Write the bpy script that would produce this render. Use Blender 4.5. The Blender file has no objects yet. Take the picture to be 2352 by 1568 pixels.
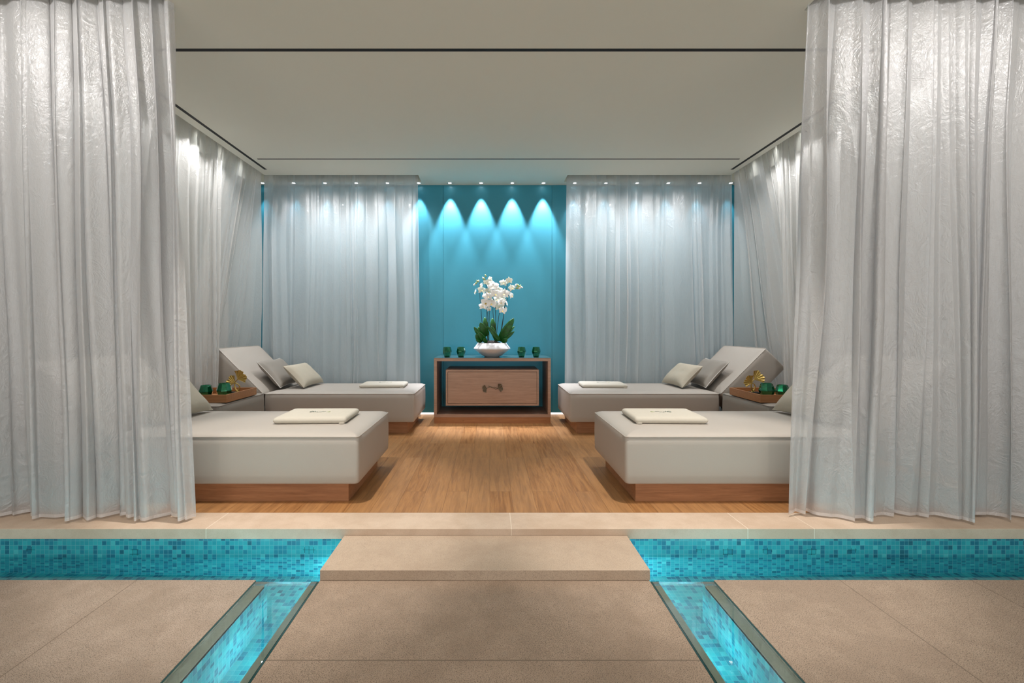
import bpy, math, random
from mathutils import Vector, Matrix, noise as mnoise

S = bpy.context.scene
COL = S.collection
R = math.radians

# ---------------------------------------------------------------- camera
F = 1000.0            # focal length in pixels of the 2352 wide frame
cd = bpy.data.cameras.new('camera'); cam = bpy.data.objects.new('camera', cd); COL.objects.link(cam)
cam.location = (0, 0, 1.10); cam.rotation_euler = (R(90), 0, 0)
cd.sensor_width = 36; cd.lens = F / 2352 * 36
cd.shift_x = (1176 - 1125) / 2352; cd.shift_y = (757 - 784) / 2352
cd.clip_start = 0.05; cd.clip_end = 50
S.camera = cam

# ---------------------------------------------------------------- exposure and ambient
S.view_settings.view_transform = 'Standard'; S.view_settings.look = 'None'
S.view_settings.exposure = 0.70; S.view_settings.gamma = 1.0; S.view_settings.use_curve_mapping = False
cy = S.cycles
cy.max_bounces = 12; cy.diffuse_bounces = 5; cy.glossy_bounces = 5; cy.transmission_bounces = 10
cy.transparent_max_bounces = 40; cy.sample_clamp_indirect = 4.0
cy.use_denoising = True; cy.caustics_refractive = True; cy.caustics_reflective = False; cy.blur_glossy = 0.6
W = bpy.data.worlds.new('world'); S.world = W; W.use_nodes = True
W.node_tree.nodes['Background'].inputs[0].default_value = (1.0, 0.975, 0.93, 1)
W.node_tree.nodes['Background'].inputs[1].default_value = 0.85

ZC = 2.98             # ceiling height
YB = 5.66             # teal wall
XL, XR = -3.4, 3.6    # side walls
ZF = -0.086           # stone floor in front
ZW = -0.163           # water level
ZP = -0.40            # channel floor

def spot(name, loc, energy, size, blend, color, target=None, radius=0.02):
    l = bpy.data.lights.new(name, 'SPOT'); l.energy = energy; l.spot_size = R(size); l.spot_blend = blend
    l.color = color; l.shadow_soft_size = radius
    o = bpy.data.objects.new(name, l); COL.objects.link(o); o.location = loc
    d = (Vector(target) - Vector(loc)) if target else Vector((0, 0, -1))
    o.rotation_euler = d.to_track_quat('-Z', 'Y').to_euler()
    return o
def area(name, loc, sx, sy, energy, color, direction, spread=180):
    l = bpy.data.lights.new(name, 'AREA'); l.shape = 'RECTANGLE'; l.size = sx; l.size_y = sy; l.energy = energy
    l.color = color; l.spread = R(spread)
    o = bpy.data.objects.new(name, l); COL.objects.link(o); o.location = loc
    o.rotation_euler = Vector(direction).to_track_quat('-Z', 'Y').to_euler()
    return o

COOL = (0.80, 0.90, 1.0); NEUT = (1.0, 0.96, 0.92); WARM = (1.0, 0.86, 0.68)
# downlights in the ceiling, plus added floor fill: (x, y, energy, cone, blend, colour, aim)
WALL_SPOTS = [(-2.912 + 0.4 * i, 5.578) for i in range(16)]
SIDE_SPOTS = [(x, y) for x in (-3.0, 3.19) for y in (3.75, 4.15, 4.55, 4.95, 5.35)]
for x, y in WALL_SPOTS:
    spot('wall_spot_beam', (x, y, ZC - 0.012), 140 if -.85 < x < .85 else 60 if -.95 < x < 0 else 14, 50, 0.6, (0.9, 0.92, 1.0), radius=0.012)
for x, y in SIDE_SPOTS:
    spot('side_spot_beam', (x, y, ZC + 0.25), 9, 64, 1.0, (0.95, 0.97, 1.0), radius=0.04)
FRONT_SPOTS = [(-1.15, 2.36), (1.20, 2.36)]
for x, y in FRONT_SPOTS:
    spot('bed_spot_beam', (x, y, ZC - 0.02), 150, 50, 0.55, (1, .93, .84), (x * 1.0, y + 0.28, 0), radius=0.03)
CURTAIN_SPOTS = [(-2.75, 1.75), (-2.1, 1.75), (2.15, 1.75), (2.85, 1.75)]
for x, y in CURTAIN_SPOTS:
    spot('curtain_spot_beam', (x, y, ZC - 0.02), 12.5, 130, 0.6, NEUT, (x, 2.5, 2.2), radius=0.03)
FLOOR_FILLS = [(-1.9, 1.3), (0, 1.2), (1.9, 1.3)]  # added fill over the stone floor, no fixtures known there
for x, y in FLOOR_FILLS:
    spot('floor_fill', (x, y, ZC - 0.02), 40, 85, 0.9, (1.0, 0.86, 0.72), (x, y + 0.1, 0), radius=0.05)
# added fill spots, no such lamps known, set at the black ceiling slots, aimed at the far and side curtains
for x in (-2.2, -1.7, -1.2, 1.25, 1.8, 2.35):
    spot('curtain_fill', (x, 4.796, ZC - .01), 29, 130, 1.0, (1, .98, .96), (x, 5.42, .9), radius=0.01)
for y in (3.1, 3.6, 4.1, 4.6):
    for x, xt in ((-2.631, -2.86), (2.841, 3.06)):
        spot('curtain_fill', (x, y, ZC - .01), 16, 120, 1.0, (1, .98, .95), (xt, y, 1.5), radius=0.01)
# underwater lamps: under the bridge and on the hidden inner walls of the glass covered channels
WL = (0.85, 0.98, 1.0)
area('water_lamp', (-0.74, 2.25, -0.27), 0.12, 0.16, 1.5, WL, (-1, 0.15, -0.05))
area('water_lamp', (0.70, 2.25, -0.27), 0.12, 0.16, 1.5, WL, (1, 0.15, -0.05))
for y0 in (0.6, 1.25, 1.80):
    area('water_lamp', (-0.862, y0, -0.28), 0.16, 0.1, 0.65, WL, (-1, 0, 0))
    area('water_lamp', (0.818, y0, -0.28), 0.16, 0.1, 0.65, WL, (1, 0, 0))
    area('channel_fill', (-0.855, y0, -0.14), 0.5, 0.015, 0.16, WL, (-1, 0, 0))  # added fill above the water, no strip light known
    area('channel_fill', (0.805, y0, -0.14), 0.5, 0.015, 0.16, WL, (1, 0, 0))
for x, e_ in ((1.35, .62), (1.95, .34), (2.6, .22), (3.2, .16)):
    for sg in (-1, 1):
        area('water_lamp', (sg * x, 2.075, -0.26), 0.5, 0.12, e_, (0.6, .97, 1), (0, 1, 0))  # extra lights added along this wall to brighten the cross channel
        area('channel_fill', (sg * x, 2.075, -0.125), 0.55, 0.03, e_ * .36, (0.15, .9, 1), (0, 1, .5))  # added cyan fill for the tile wall and ledge front

# ---------------------------------------------------------------- helpers
def tag(o, label=None, cat=None, group=None, kind=None):
    if label: o['label'] = label
    if cat: o['category'] = cat
    if group: o['group'] = group
    if kind: o['kind'] = kind
    return o
def empty(name, loc=(0, 0, 0), rz=0, label=None, cat=None, group=None):
    o = bpy.data.objects.new(name, None); COL.objects.link(o); o.location = loc; o.rotation_euler = (0, 0, rz)
    o.empty_display_size = 0.1
    return tag(o, label, cat, group)
def copy_tree(o, parent=None):
    c = o.copy(); COL.objects.link(c); c.parent = parent
    for ch in list(o.children): copy_tree(ch, c)
    return c

class MB:
    def __init__(s): s.v = []; s.f = []; s.uv = []
    def add(s, vs, fs, uvs=None, M=None):
        n = len(s.v)
        s.v += [tuple(M @ Vector(p)) for p in vs] if M else [tuple(p) for p in vs]
        for k, f in enumerate(fs):
            s.f.append(tuple(i + n for i in f)); s.uv.append(uvs[k] if uvs else None)
        return s
    def box(s, x0, x1, y0, y1, z0, z1, M=None, skip=()):
        vs = [(x, y, z) for z in (z0, z1) for y in (y0, y1) for x in (x0, x1)]
        F_ = {'-z': (0, 2, 3, 1), '+z': (4, 5, 7, 6), '-y': (0, 1, 5, 4), '+y': (2, 6, 7, 3), '-x': (0, 4, 6, 2), '+x': (1, 3, 7, 5)}
        fs = []; uvs = []
        for k, f in F_.items():
            if k in skip: continue
            fs.append(f)
            a, b = {'z': (0, 1), 'y': (0, 2), 'x': (1, 2)}[k[1]]
            uvs.append([(vs[i][a], vs[i][b]) for i in f])
        return s.add(vs, fs, uvs, M)
    def loft(s, rings, closed=True, cap0=True, cap1=True, M=None):
        n = len(rings[0]); vs = [p for r in rings for p in r]; fs = []
        m = n if closed else n - 1
        for k in range(len(rings) - 1):
            for i in range(m):
                j = (i + 1) % n
                fs.append((k * n + i, k * n + j, (k + 1) * n + j, (k + 1) * n + i))
        if cap0: fs.append(tuple(range(n - 1, -1, -1)))
        if cap1: fs.append(tuple((len(rings) - 1) * n + i for i in range(n)))
        return s.add(vs, fs, None, M)
    def tube(s, pts, r, n=8, closed=False, M=None, flat=1.0):
        pts = [Vector(p) for p in pts]; rings = []; L = len(pts)
        rr = r if isinstance(r, (list, tuple)) else [r] * L
        up = None
        for i, p in enumerate(pts):
            if closed: t = pts[(i + 1) % L] - pts[i - 1]
            else: t = pts[min(i + 1, L - 1)] - pts[max(i - 1, 0)]
            t.normalize()
            if up is None:
                up = Vector((0, 0, 1)) if abs(t.z) < .9 else Vector((0, 1, 0))
            a = t.cross(up); 
            if a.length < 1e-4: a = t.cross(Vector((1, 0, 0)))
            a.normalize(); b = a.cross(t).normalized(); up = b
            rings.append([tuple(p + (a * math.cos(q) + b * flat * math.sin(q)) * rr[i]) for q in [2 * math.pi * k / n for k in range(n)]])
        if closed:
            rings.append(rings[0]); return s.loft(rings, True, False, False, M)
        return s.loft(rings, True, True, True, M)
    def lathe(s, prof, n=32, c=(0, 0, 0), cap=True, M=None):
        rings = [[(c[0] + r * math.cos(2 * math.pi * k / n), c[1] + r * math.sin(2 * math.pi * k / n), c[2] + z) for k in range(n)] for r, z in prof]
        return s.loft(rings, True, cap, cap, M)
    def build(s, name, mat, parent=None, smooth=False, bevel=0, seg=2, kind=None, ang=40):
        me = bpy.data.meshes.new(name); me.from_pydata(s.v, [], s.f); 
        if any(u is not None for u in s.uv):
            uvl = me.uv_layers.new(name='UVMap')
            for p in me.polygons:
                u = s.uv[p.index]
                for k, li in enumerate(p.loop_indices):
                    uvl.data[li].uv = u[k] if u else (0, 0)
        me.materials.append(mat)
        if smooth:
            for p in me.polygons: p.use_smooth = True
            try: me.set_sharp_from_angle(angle=R(ang))
            except Exception: pass
        me.update()
        o = bpy.data.objects.new(name, me); COL.objects.link(o)
        if parent: o.parent = parent
        if bevel:
            b = o.modifiers.new('bevel', 'BEVEL'); b.width = bevel; b.segments = seg; b.limit_method = 'ANGLE'
        if kind: o['kind'] = kind
        return o

def rrect(hx, hy, r, z, n=6, cx=0, cy=0):
    r = max(min(r, hx, hy), 1e-4); pts = []
    for (sx, sy, a0) in ((1, 1, 0), (-1, 1, 90), (-1, -1, 180), (1, -1, 270)):
        for k in range(n + 1):
            a = R(a0 + 90 * k / n)
            pts.append((cx + sx * (hx - r) + r * math.cos(a), cy + sy * (hy - r) + r * math.sin(a), z))
    return pts

# ---------------------------------------------------------------- materials
class NT:
    def __init__(s, name):
        s.m = bpy.data.materials.new(name); s.m.use_nodes = True; s.t = s.m.node_tree; s.t.nodes.clear()
        s.out = s.t.nodes.new('ShaderNodeOutputMaterial')
    def n(s, typ, _in=None, **kw):
        nd = s.t.nodes.new('ShaderNode' + typ)
        for k, v in kw.items(): setattr(nd, k, v)
        for k, v in (_in or {}).items(): s.set(nd.inputs[k], v)
        return nd
    def set(s, sock, v):
        if isinstance(v, bpy.types.NodeSocket): s.t.links.new(v, sock)
        elif isinstance(v, bpy.types.Node): s.t.links.new(v.outputs[0], sock)
        else:
            if isinstance(v, tuple) and len(v) == 3 and sock.type == 'RGBA': v = (*v, 1)
            sock.default_value = v
    def math(s, op, a, b=0.0, c=None):
        nd = s.n('Math', {0: a, 1: b}, operation=op)
        if c is not None: s.set(nd.inputs[2], c)
        return nd.outputs[0]
    def mix(s, f, a, b, blend='MIX'):
        nd = s.t.nodes.new('ShaderNodeMix'); nd.data_type = 'RGBA'; nd.blend_type = blend
        s.set(nd.inputs[0], f); s.set(nd.inputs[6], a); s.set(nd.inputs[7], b); return nd.outputs[2]
    def ramp(s, f, stops):
        nd = s.n('ValToRGB', {0: f}); cr = nd.color_ramp
        while len(cr.elements) < len(stops): cr.elements.new(0.5)
        for e, (p, c) in zip(cr.elements, stops):
            e.position = p; e.color = (*c, 1) if len(c) == 3 else c
        return nd.outputs[0]
    def mapping(s, src, scale=(1, 1, 1), loc=(0, 0, 0), rot=(0, 0, 0)):
        return s.n('Mapping', {'Vector': src, 'Scale': scale, 'Location': loc, 'Rotation': rot}).outputs[0]
    def obj(s): return s.n('TexCoord').outputs['Object']
    def uvc(s): return s.n('TexCoord').outputs['UV']
    def noise(s, vec, scale, detail=3, rough=.5, dist=0.0):
        return s.n('TexNoise', {'Vector': vec, 'Scale': scale, 'Detail': detail, 'Roughness': rough, 'Distortion': dist}).outputs[0]
    def bump(s, h, strength=.3, dist=.01):
        return s.n('Bump', {'Height': h, 'Strength': strength, 'Distance': dist}).outputs[0]
    def bsdf(s, base, rough=.5, metal=0, normal=None, **extra):
        i = {'Base Color': base, 'Roughness': rough, 'Metallic': metal}
        if normal is not None: i['Normal'] = normal
        i.update(extra)
        b = s.n('BsdfPrincipled', i); s.t.links.new(b.outputs[0], s.out.inputs[0]); return s.m
def simple(name, base, rough=.5, metal=0, **extra):
    return NT(name).bsdf(base, rough, metal, **extra)

def m_leather(name, base):
    t = NT(name); o = t.obj()
    a = t.noise(o, 220, 3, .6); b = t.noise(o, 3.0, 3, .5)
    c = t.mix(t.math('MULTIPLY', b, .35), base, tuple(x * .86 for x in base))
    return t.bsdf(c, .48, normal=t.bump(a, .12, .002), **{'Specular IOR Level': .35})
M_LEATHER = m_leather('leather', (0.45, 0.41, 0.37))
M_LEATHER_G = m_leather('leather_grey', (0.29, 0.265, 0.235))
M_PIPE = simple('piping', (0.70, 0.68, 0.65), .5)

def m_linen(name, base, sc=600):
    t = NT(name); o = t.obj()
    a = t.noise(t.mapping(o, (1, .25, 1)), sc, 2); b = t.noise(t.mapping(o, (.25, 1, 1)), sc, 2)
    h = t.math('ADD', a, b); big = t.noise(o, 9, 3, .6)
    c = t.mix(t.math('MULTIPLY', h, .3), base, tuple(x * .78 for x in base))
    hh = t.math('ADD', t.math('MULTIPLY', h, .06), big)
    return t.bsdf(c, .85, normal=t.bump(hh, .35, .012), **{'Specular IOR Level': .2})
M_LINEN = m_linen('linen_beige', (0.52, 0.475, 0.39))
M_TOWEL = m_linen('towel', (0.60, 0.56, 0.485), 420)

def m_wood(name, c1, c2, axis='x', sc=1.0, rough=.5, knots=False):
    t = NT(name); o = t.obj()
    st = {'x': (.06, 1, 1), 'y': (1, .06, 1), 'z': (1, 1, .06)}[axis]
    v = t.mapping(o, st)
    d = t.noise(v, 6 * sc, 3, .5)
    w = t.noise(v, 60 * sc, 5, .62, .4)
    fine = t.noise(t.mapping(o, tuple(.4 * x if x < 1 else x for x in st)), 420 * sc, 2, .5)
    f = t.math('ADD', t.math('MULTIPLY', w, .75), t.math('MULTIPLY', d, .35))
    c = t.ramp(f, [(.35, c2), (.68, c1)])
    c = t.mix(t.math('MULTIPLY', t.math('GREATER_THAN', fine, .60), .22), c, tuple(x * .5 for x in c2))
    if knots:
        k = t.n('TexVoronoi', {'Vector': t.mapping(o, (1.2, 3, 3)), 'Scale': 4.0}).outputs[0]
        c = t.mix(t.ramp(k, [(.02, (.8, .8, .8)), (.09, (0, 0, 0))]), c, (.10, .035, .012))
    return t.bsdf(c, rough, normal=t.bump(fine, .08, .002))
M_OAK = m_wood('oak_plinth', (.42, .20, .095), (.27, .115, .05), 'x')
M_WALNUT = m_wood('veneer', (.44, .28, .20), (.31, .185, .13), 'x', rough=.42)
M_PINE = m_wood('pine', (.46, .20, .075), (.34, .13, .045), 'x', knots=True)
M_TRAY = m_wood('tray_oak', (.42, .20, .085), (.29, .13, .05), 'x', rough=.4)

def m_floor():
    t = NT('oak_planks'); o = t.obj()
    v = t.mapping(o, (1, 1, 1), rot=(0, 0, R(90)))
    br = t.n('TexBrick', {'Vector': v, 'Color1': (0, 0, 0, 1), 'Color2': (1, 1, 1, 1), 'Mortar': (.5, .5, .5, 1), 'Scale': 1.0,
                          'Mortar Size': .0012, 'Mortar Smooth': .0, 'Brick Width': 1.25, 'Row Height': .145}, offset=.37, offset_frequency=2)
    seed = br.outputs[0]; mort = br.outputs[1]
    sh = t.n('CombineXYZ', {0: t.math('MULTIPLY', seed, 7.3), 1: t.math('MULTIPLY', seed, 3.1), 2: 0.0})
    vo = t.n('VectorMath', {0: o, 1: sh.outputs[0]}, operation='ADD').outputs[0]
    g = t.mapping(vo, (1, .07, 1))
    w = t.noise(g, 38, 5, .62, .7); fine = t.noise(t.mapping(vo, (1, .03, 1)), 300, 2)
    c = t.ramp(w, [(.30, (.21, .088, .028)), (.55, (.37, .175, .062)), (.78, (.45, .23, .085))])
    c = t.mix(t.math('MULTIPLY', t.math('GREATER_THAN', fine, .58), .28), c, (.19, .085, .035))
    c = t.mix(t.math('MULTIPLY', seed, .30), c, (.50, .29, .14))
    c = t.mix(t.math('MULTIPLY', mort, .55), c, (.10, .05, .025))
    return t.bsdf(c, t.math('ADD', .36, t.math('MULTIPLY', w, .15)), normal=t.bump(t.math('ADD', fine, t.math('MULTIPLY', mort, -1.5)), .12, .003), **{'Specular IOR Level': .35})
M_FLOOR = m_floor()

def m_stone(name, base, base2, pits=.5, joints_x=(), joints_y=(), pitscale=360, jc=(.16, .12, .09), jw=.0025):
    t = NT(name); o = t.obj()
    big = t.noise(o, 1.6, 4, .55); mid = t.noise(o, 9, 5, .65)
    f = t.math('ADD', t.math('MULTIPLY', big, .6), t.math('MULTIPLY', mid, .4))
    c = t.ramp(f, [(.42, base2), (.57, base)])
    p = t.noise(o, pitscale, 3, .55, .6)
    pm = t.ramp(t.math('ADD', p, t.math('MULTIPLY', t.math('SUBTRACT', big, .5), .16)), [(.51, (0, 0, 0)), (.60, (1, 1, 1))])
    c = t.mix(t.math('MULTIPLY', pm, pits), c, tuple(x * .32 for x in base2))
    sp = t.noise(o, pitscale * .16, 5, .75)
    c = t.mix(t.math('MULTIPLY', t.math('GREATER_THAN', sp, .665), pits * .9), c, tuple(x * .4 for x in base2))
    h = t.math('MULTIPLY', pm, -1)
    if joints_x or joints_y:
        xyz = t.n('SeparateXYZ', {0: o})
        for k, js in ((0, joints_x), (1, joints_y)):
            for j in js:
                m = t.math('LESS_THAN', t.math('ABSOLUTE', t.math('SUBTRACT', xyz.outputs[k], j)), jw)
                c = t.mix(t.math('MULTIPLY', m, .75), c, jc); h = t.math('SUBTRACT', h, m)
    return t.bsdf(c, .72, normal=t.bump(h, .35 * pits + .05, .003))
M_STONE_L = m_stone('limestone_left', (.42, .335, .27), (.335, .262, .205), .85, (-1.672,))
M_STONE_C = m_stone('limestone_centre', (.41, .31, .235), (.325, .242, .18), .82, (), (1.5626,))
M_STONE_R = m_stone('limestone_right', (.42, .325, .25), (.335, .255, .195), .85, (1.658, 2.28))
M_COPING = m_stone('coping_stone', (.62, .49, .385), (.53, .40, .30), .12, (-1.569, .12, 1.427, 1.795), jc=(.75, .66, .56), pitscale=260)
M_BRIDGE = m_stone('bridge_stone', (.52, .41, .315), (.45, .345, .26), .34, pitscale=330)
M_REBATE = m_stone('rebate_stone', (.42, .40, .33), (.34, .33, .27), .1, pitscale=90)

def m_mosaic(name='mosaic', rust=False):
    t = NT(name); uv = t.uvc()
    P = .0245
    s = t.n('VectorMath', {0: uv, 1: (1 / P, 1 / P, 1)}, operation='MULTIPLY').outputs[0]
    cell = t.n('VectorMath', {0: s}, operation='FLOOR').outputs[0]
    fr = t.n('VectorMath', {0: s}, operation='FRACTION').outputs[0]
    wn = t.n('TexWhiteNoise', {'Vector': cell}, noise_dimensions='3D'); r = wn.outputs[0]
    xyz = t.n('SeparateXYZ', {0: fr})
    ex = t.math('ABSOLUTE', t.math('SUBTRACT', xyz.outputs[0], .5)); ey = t.math('ABSOLUTE', t.math('SUBTRACT', xyz.outputs[1], .5))
    g = t.math('GREATER_THAN', t.math('MAXIMUM', ex, ey), .462)
    rp = t.n('ValToRGB', {0: r}); cr = rp.color_ramp; cr.interpolation = 'CONSTANT'
    stops = [(0, (.020, .30, .36)), (.36, (.024, .34, .40)), (.56, (.035, .38, .43)), (.66, (.008, .13, .215)), (.80, (.010, .19, .28)), (.93, (.07, .45, .49)), (.965, (.005, .09, .15))]
    while len(cr.elements) < len(stops): cr.elements.new(.5)
    for e, (p, c) in zip(cr.elements, stops): e.position = p; e.color = (*c, 1)
    st = t.noise(t.mapping(uv, (25, 160, 1)), 1.0, 2)
    c = t.mix(t.math('MULTIPLY', st, .25), rp.outputs[0], (.10, .42, .50))
    grout = (.13, .40, .46)
    if rust:
        m = None
        sep = t.n('SeparateXYZ', {0: uv})
        for (x, z, rr) in RUST:
            dx = t.math('DIVIDE', t.math('SUBTRACT', sep.outputs[0], x), rr * 1.6); dz = t.math('DIVIDE', t.math('SUBTRACT', sep.outputs[1], z), rr)
            q = t.math('LESS_THAN', t.math('ADD', t.math('MULTIPLY', dx, dx), t.math('MULTIPLY', dz, dz)), 1.0)
            m = q if m is None else t.math('MAXIMUM', m, q)
        gc = t.mix(m, grout, (.012, .010, .006))
    else: gc = grout
    c = t.mix(g, c, gc)
    return t.bsdf(c, .22, normal=t.bump(t.math('SUBTRACT', 1.0, g), .25, .002))
RUST = [((px - 1125) * 2.42 / 1000, 1.1 - (py - 757) * 2.42 / 1000, rr) for px, py, rr in
        ((70, 1262, .016), (309, 1268, .020), (710, 1263, .022), (1609, 1264, .016), (1672, 1267, .022), (1762, 1265, .018), (1865, 1266, .020), (1958, 1264, .016))]
M_MOSAIC = m_mosaic('mosaic'); M_MOSAIC_R = m_mosaic('mosaic_rust', True)

def m_water():
    t = NT('water'); o = t.obj(); h = t.noise(o, 7, 2, .5)
    g = t.n('BsdfRefraction', {'Color': (.86, 1, 1, 1), 'Roughness': 0.0, 'IOR': 1.33, 'Normal': t.bump(h, .008, .01)})
    gl = t.n('BsdfGlossy', {'Color': (1, 1, 1, 1), 'Roughness': .02, 'Normal': t.bump(h, .02, .01)})
    fr = t.n('Fresnel', {'IOR': 1.33})
    mx = t.n('MixShader', {0: fr.outputs[0], 1: g.outputs[0], 2: gl.outputs[0]})
    t.t.links.new(mx.outputs[0], t.out.inputs[0]); return t.m
M_WATER = m_water()
M_GLASS = simple('float_glass', (.86, .97, .95), .0, 0, **{'Transmission Weight': 1.0, 'IOR': 1.5})
M_SEAL = simple('glass_edge', (.012, .055, .055), .12)

def m_curtain(name, col, opac, bumps=1.0):
    t = NT(name); o = t.obj()
    sc = t.mapping(o, (1, 1, .55))
    cr = t.noise(sc, 60, 4, .7, 1.2); lo = t.noise(t.mapping(o, (1, 1, .8)), 9, 3, .6, 1.5)
    rid = t.math('ABSOLUTE', t.math('SUBTRACT', lo, .5))
    h = t.math('ADD', t.math('MULTIPLY', cr, .45 * bumps), t.math('MULTIPLY', rid, 1.4 * bumps))
    h = t.math('ADD', h, t.math('MULTIPLY', t.noise(t.mapping(o, (1, 1, .5)), 230, 2, .6), .06 * bumps))
    nb = t.bump(h, .40, .02)
    d = t.n('BsdfDiffuse', {'Color': col, 'Normal': nb}); tr = t.n('BsdfTranslucent', {'Color': col, 'Normal': nb})
    gl = t.n('BsdfGlossy', {'Color': (.95, .95, .97, 1), 'Roughness': .33, 'Normal': nb})
    a = t.n('MixShader', {0: .34, 1: d.outputs[0], 2: tr.outputs[0]})
    b = t.n('MixShader', {0: .16, 1: a.outputs[0], 2: gl.outputs[0]})
    lw = t.n('LayerWeight', {'Blend': .35})
    thr = t.noise(t.mapping(o, (1, 1, .02)), 700, 1)
    fac = t.math('ADD', t.math('ADD', opac, t.math('MULTIPLY', lw.outputs['Facing'], .98 - opac)), t.math('MULTIPLY', t.math('SUBTRACT', thr, .5), .10))
    fac = t.math('MINIMUM', fac, 1.0)
    tp = t.n('BsdfTransparent', {'Color': (1, 1, 1, 1)})
    c = t.n('MixShader', {0: fac, 1: tp.outputs[0], 2: b.outputs[0]})
    t.t.links.new(c.outputs[0], t.out.inputs[0]); return t.m
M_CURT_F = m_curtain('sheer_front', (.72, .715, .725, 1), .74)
M_CURT_B = m_curtain('sheer_back', (.88, .88, .89, 1), .54, .7)
M_CURT_S = m_curtain('sheer_side', (.88, .88, .87, 1), .60, .7)
M_HEM = m_curtain('hem', (.85, .84, .85, 1), .90)

def m_teal():
    t = NT('teal_lacquer'); o = t.obj()
    s = t.noise(t.mapping(o, (1, 1, .01)), 90, 2)
    b = t.noise(o, 1.2, 2)
    c = t.mix(t.math('MULTIPLY', b, .3), (.026, .24, .33), (.032, .265, .35))
    return t.bsdf(c, .5, normal=t.bump(s, .03, .004), **{'Specular IOR Level': .5, 'Coat Weight': .15, 'Coat Roughness': .05})
M_TEAL = m_teal()
def m_plaster(name, base):
    t = NT(name); o = t.obj(); b = t.noise(o, 90, 3)
    return t.bsdf(base, .9, normal=t.bump(b, .03, .002), **{'Specular IOR Level': .15})
M_CEIL = m_plaster('ceiling_paint', (.76, .75, .66))
M_WALL = m_plaster('wall_paint', (.62, .60, .56))
M_BLACK = simple('black_slot', (.006, .006, .006), .7)
M_RING = simple('white_trim', (.8, .8, .8), .4)
def m_emit(name, c, s):
    t = NT(name); e = t.n('Emission', {'Color': (*c, 1), 'Strength': s}); t.t.links.new(e.outputs[0], t.out.inputs[0]); return t.m
M_LAMP = m_emit('lamp_lens', (.93, .96, 1), 14)
M_LED = m_emit('led_strip', (1, .96, .92), .9)
M_CERAMIC = simple('white_ceramic', (.70, .69, .71), .28, 0, **{'Specular IOR Level': .3})
M_SOIL = simple('soil', (.015, .011, .008), .9)
def m_leaf():
    t = NT('orchid_leaf'); o = t.obj(); n_ = t.noise(o, 30, 3)
    return t.bsdf(t.ramp(n_, [(.3, (.003, .060, .006)), (.7, (.008, .125, .010))]), .42)
M_LEAF = m_leaf()
M_STEM = simple('orchid_stem', (.022, .028, .016), .6)
M_STAKE = simple('green_stem', (.05, .15, .03), .5)
M_PETAL = simple('petal', (.88, .87, .84), .55, **{'Subsurface Weight': .15, 'Subsurface Radius': (.01, .01, .01)})
M_PETAL_B = simple('petal_back', (.80, .84, .74), .55)
M_LIP = simple('orchid_lip', (.42, .28, .03), .5)
M_BUD = simple('orchid_bud', (.40, .50, .22), .5)
def m_green():
    t = NT('green_mercury_glass'); o = t.obj(); n_ = t.noise(o, 60, 3, .6)
    c = t.ramp(n_, [(.3, (.0, .09, .04)), (.7, (.004, .23, .10))])
    return t.bsdf(c, .08, .85, **{'Coat Weight': 1.0, 'Coat Roughness': .02})
M_GREEN = m_green()
M_GREEN_D = simple('green_glass_dark', (.0, .035, .018), .12, .3)
M_VOTIVE_GLOW = m_emit('votive_glow', (.75, 1, .8), 3.0)  # glow added inside the votives, no lit candle known
M_GOLD = simple('brushed_gold', (.62, .44, .13), .38, .65)
M_BRONZE = simple('antique_bronze', (.13, .105, .075), .4, .8)
M_GLASSTOP = simple('dark_glass_top', (.05, .10, .11), .03, 0, **{'Specular IOR Level': .8})
M_INK = simple('green_thread', (.03, .09, .07), .8)
M_INK2 = simple('pale_thread', (.42, .45, .27), .8)

# ---------------------------------------------------------------- setting
mb = MB().box(XL, XR, 2.619, YB + .1, -.058, 0)
mb.build('floor', M_FLOOR, kind='structure')
mb = MB().box(XL, XR, 2.407, 2.619, -.058, 0.0006)
mb.build('trim_1', M_COPING, kind='structure', bevel=.0025)
GL = (-1.109, -.804); GR = (.756, 1.062)      # glass covered channels
for nm, x0, x1, m in (('floor_left', XL, GL[0], M_STONE_L), ('floor_middle', GL[1], GR[0], M_STONE_C), ('floor_right', GR[1], XR, M_STONE_R)):
    MB().box(x0, x1, -1.5, 2.066, -.176, ZF).build(nm, m, kind='structure', bevel=.002)
RB = .055
mb = MB()
for x0, x1 in ((GL[0], GL[0] + RB), (GL[1] - .045, GL[1]), (GR[0], GR[0] + .045), (GR[1] - RB, GR[1])):
    mb.box(x0, x1, -1.5, 2.035, -.122, ZF - .0255)
mb.build('trim_2', M_REBATE, kind='structure')
# mosaic tanks
def quad(mb, pts, uv):
    mb.add(pts, [(0, 1, 2, 3)], [uv])
mb = MB()
quad(mb, [(XL, 2.42, -.45), (XR, 2.42, -.45), (XR, 2.42, -.058), (XL, 2.42, -.058)], [(XL, -.45), (XR, -.45), (XR, -.058), (XL, -.058)])
mb.build('wall_channel_back', M_MOSAIC_R, kind='structure')
mb = MB()
IL = (GL[0] + RB, GL[1] - .045); IR = (GR[0] + .045, GR[1] - RB)
def zy(x, y0, y1): quad(mb, [(x, y0, -.45), (x, y1, -.45), (x, y1, -.113), (x, y0, -.113)], [(y0, -.45), (y1, -.45), (y1, -.113), (y0, -.113)])
for x in (*IL, *IR): zy(x, -1.5, 2.06)
def zx(y, x0, x1): quad(mb, [(x0, y, -.45), (x1, y, -.45), (x1, y, -.09), (x0, y, -.09)], [(x0, -.45), (x1, -.45), (x1, -.09), (x0, -.09)])
for x0, x1 in ((XL, IL[0]), (IL[1], IR[0]), (IR[1], XR)): zx(2.06, x0, x1)
mb.build('wall_channel_side', M_MOSAIC, kind='structure')
mb = MB()
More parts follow.
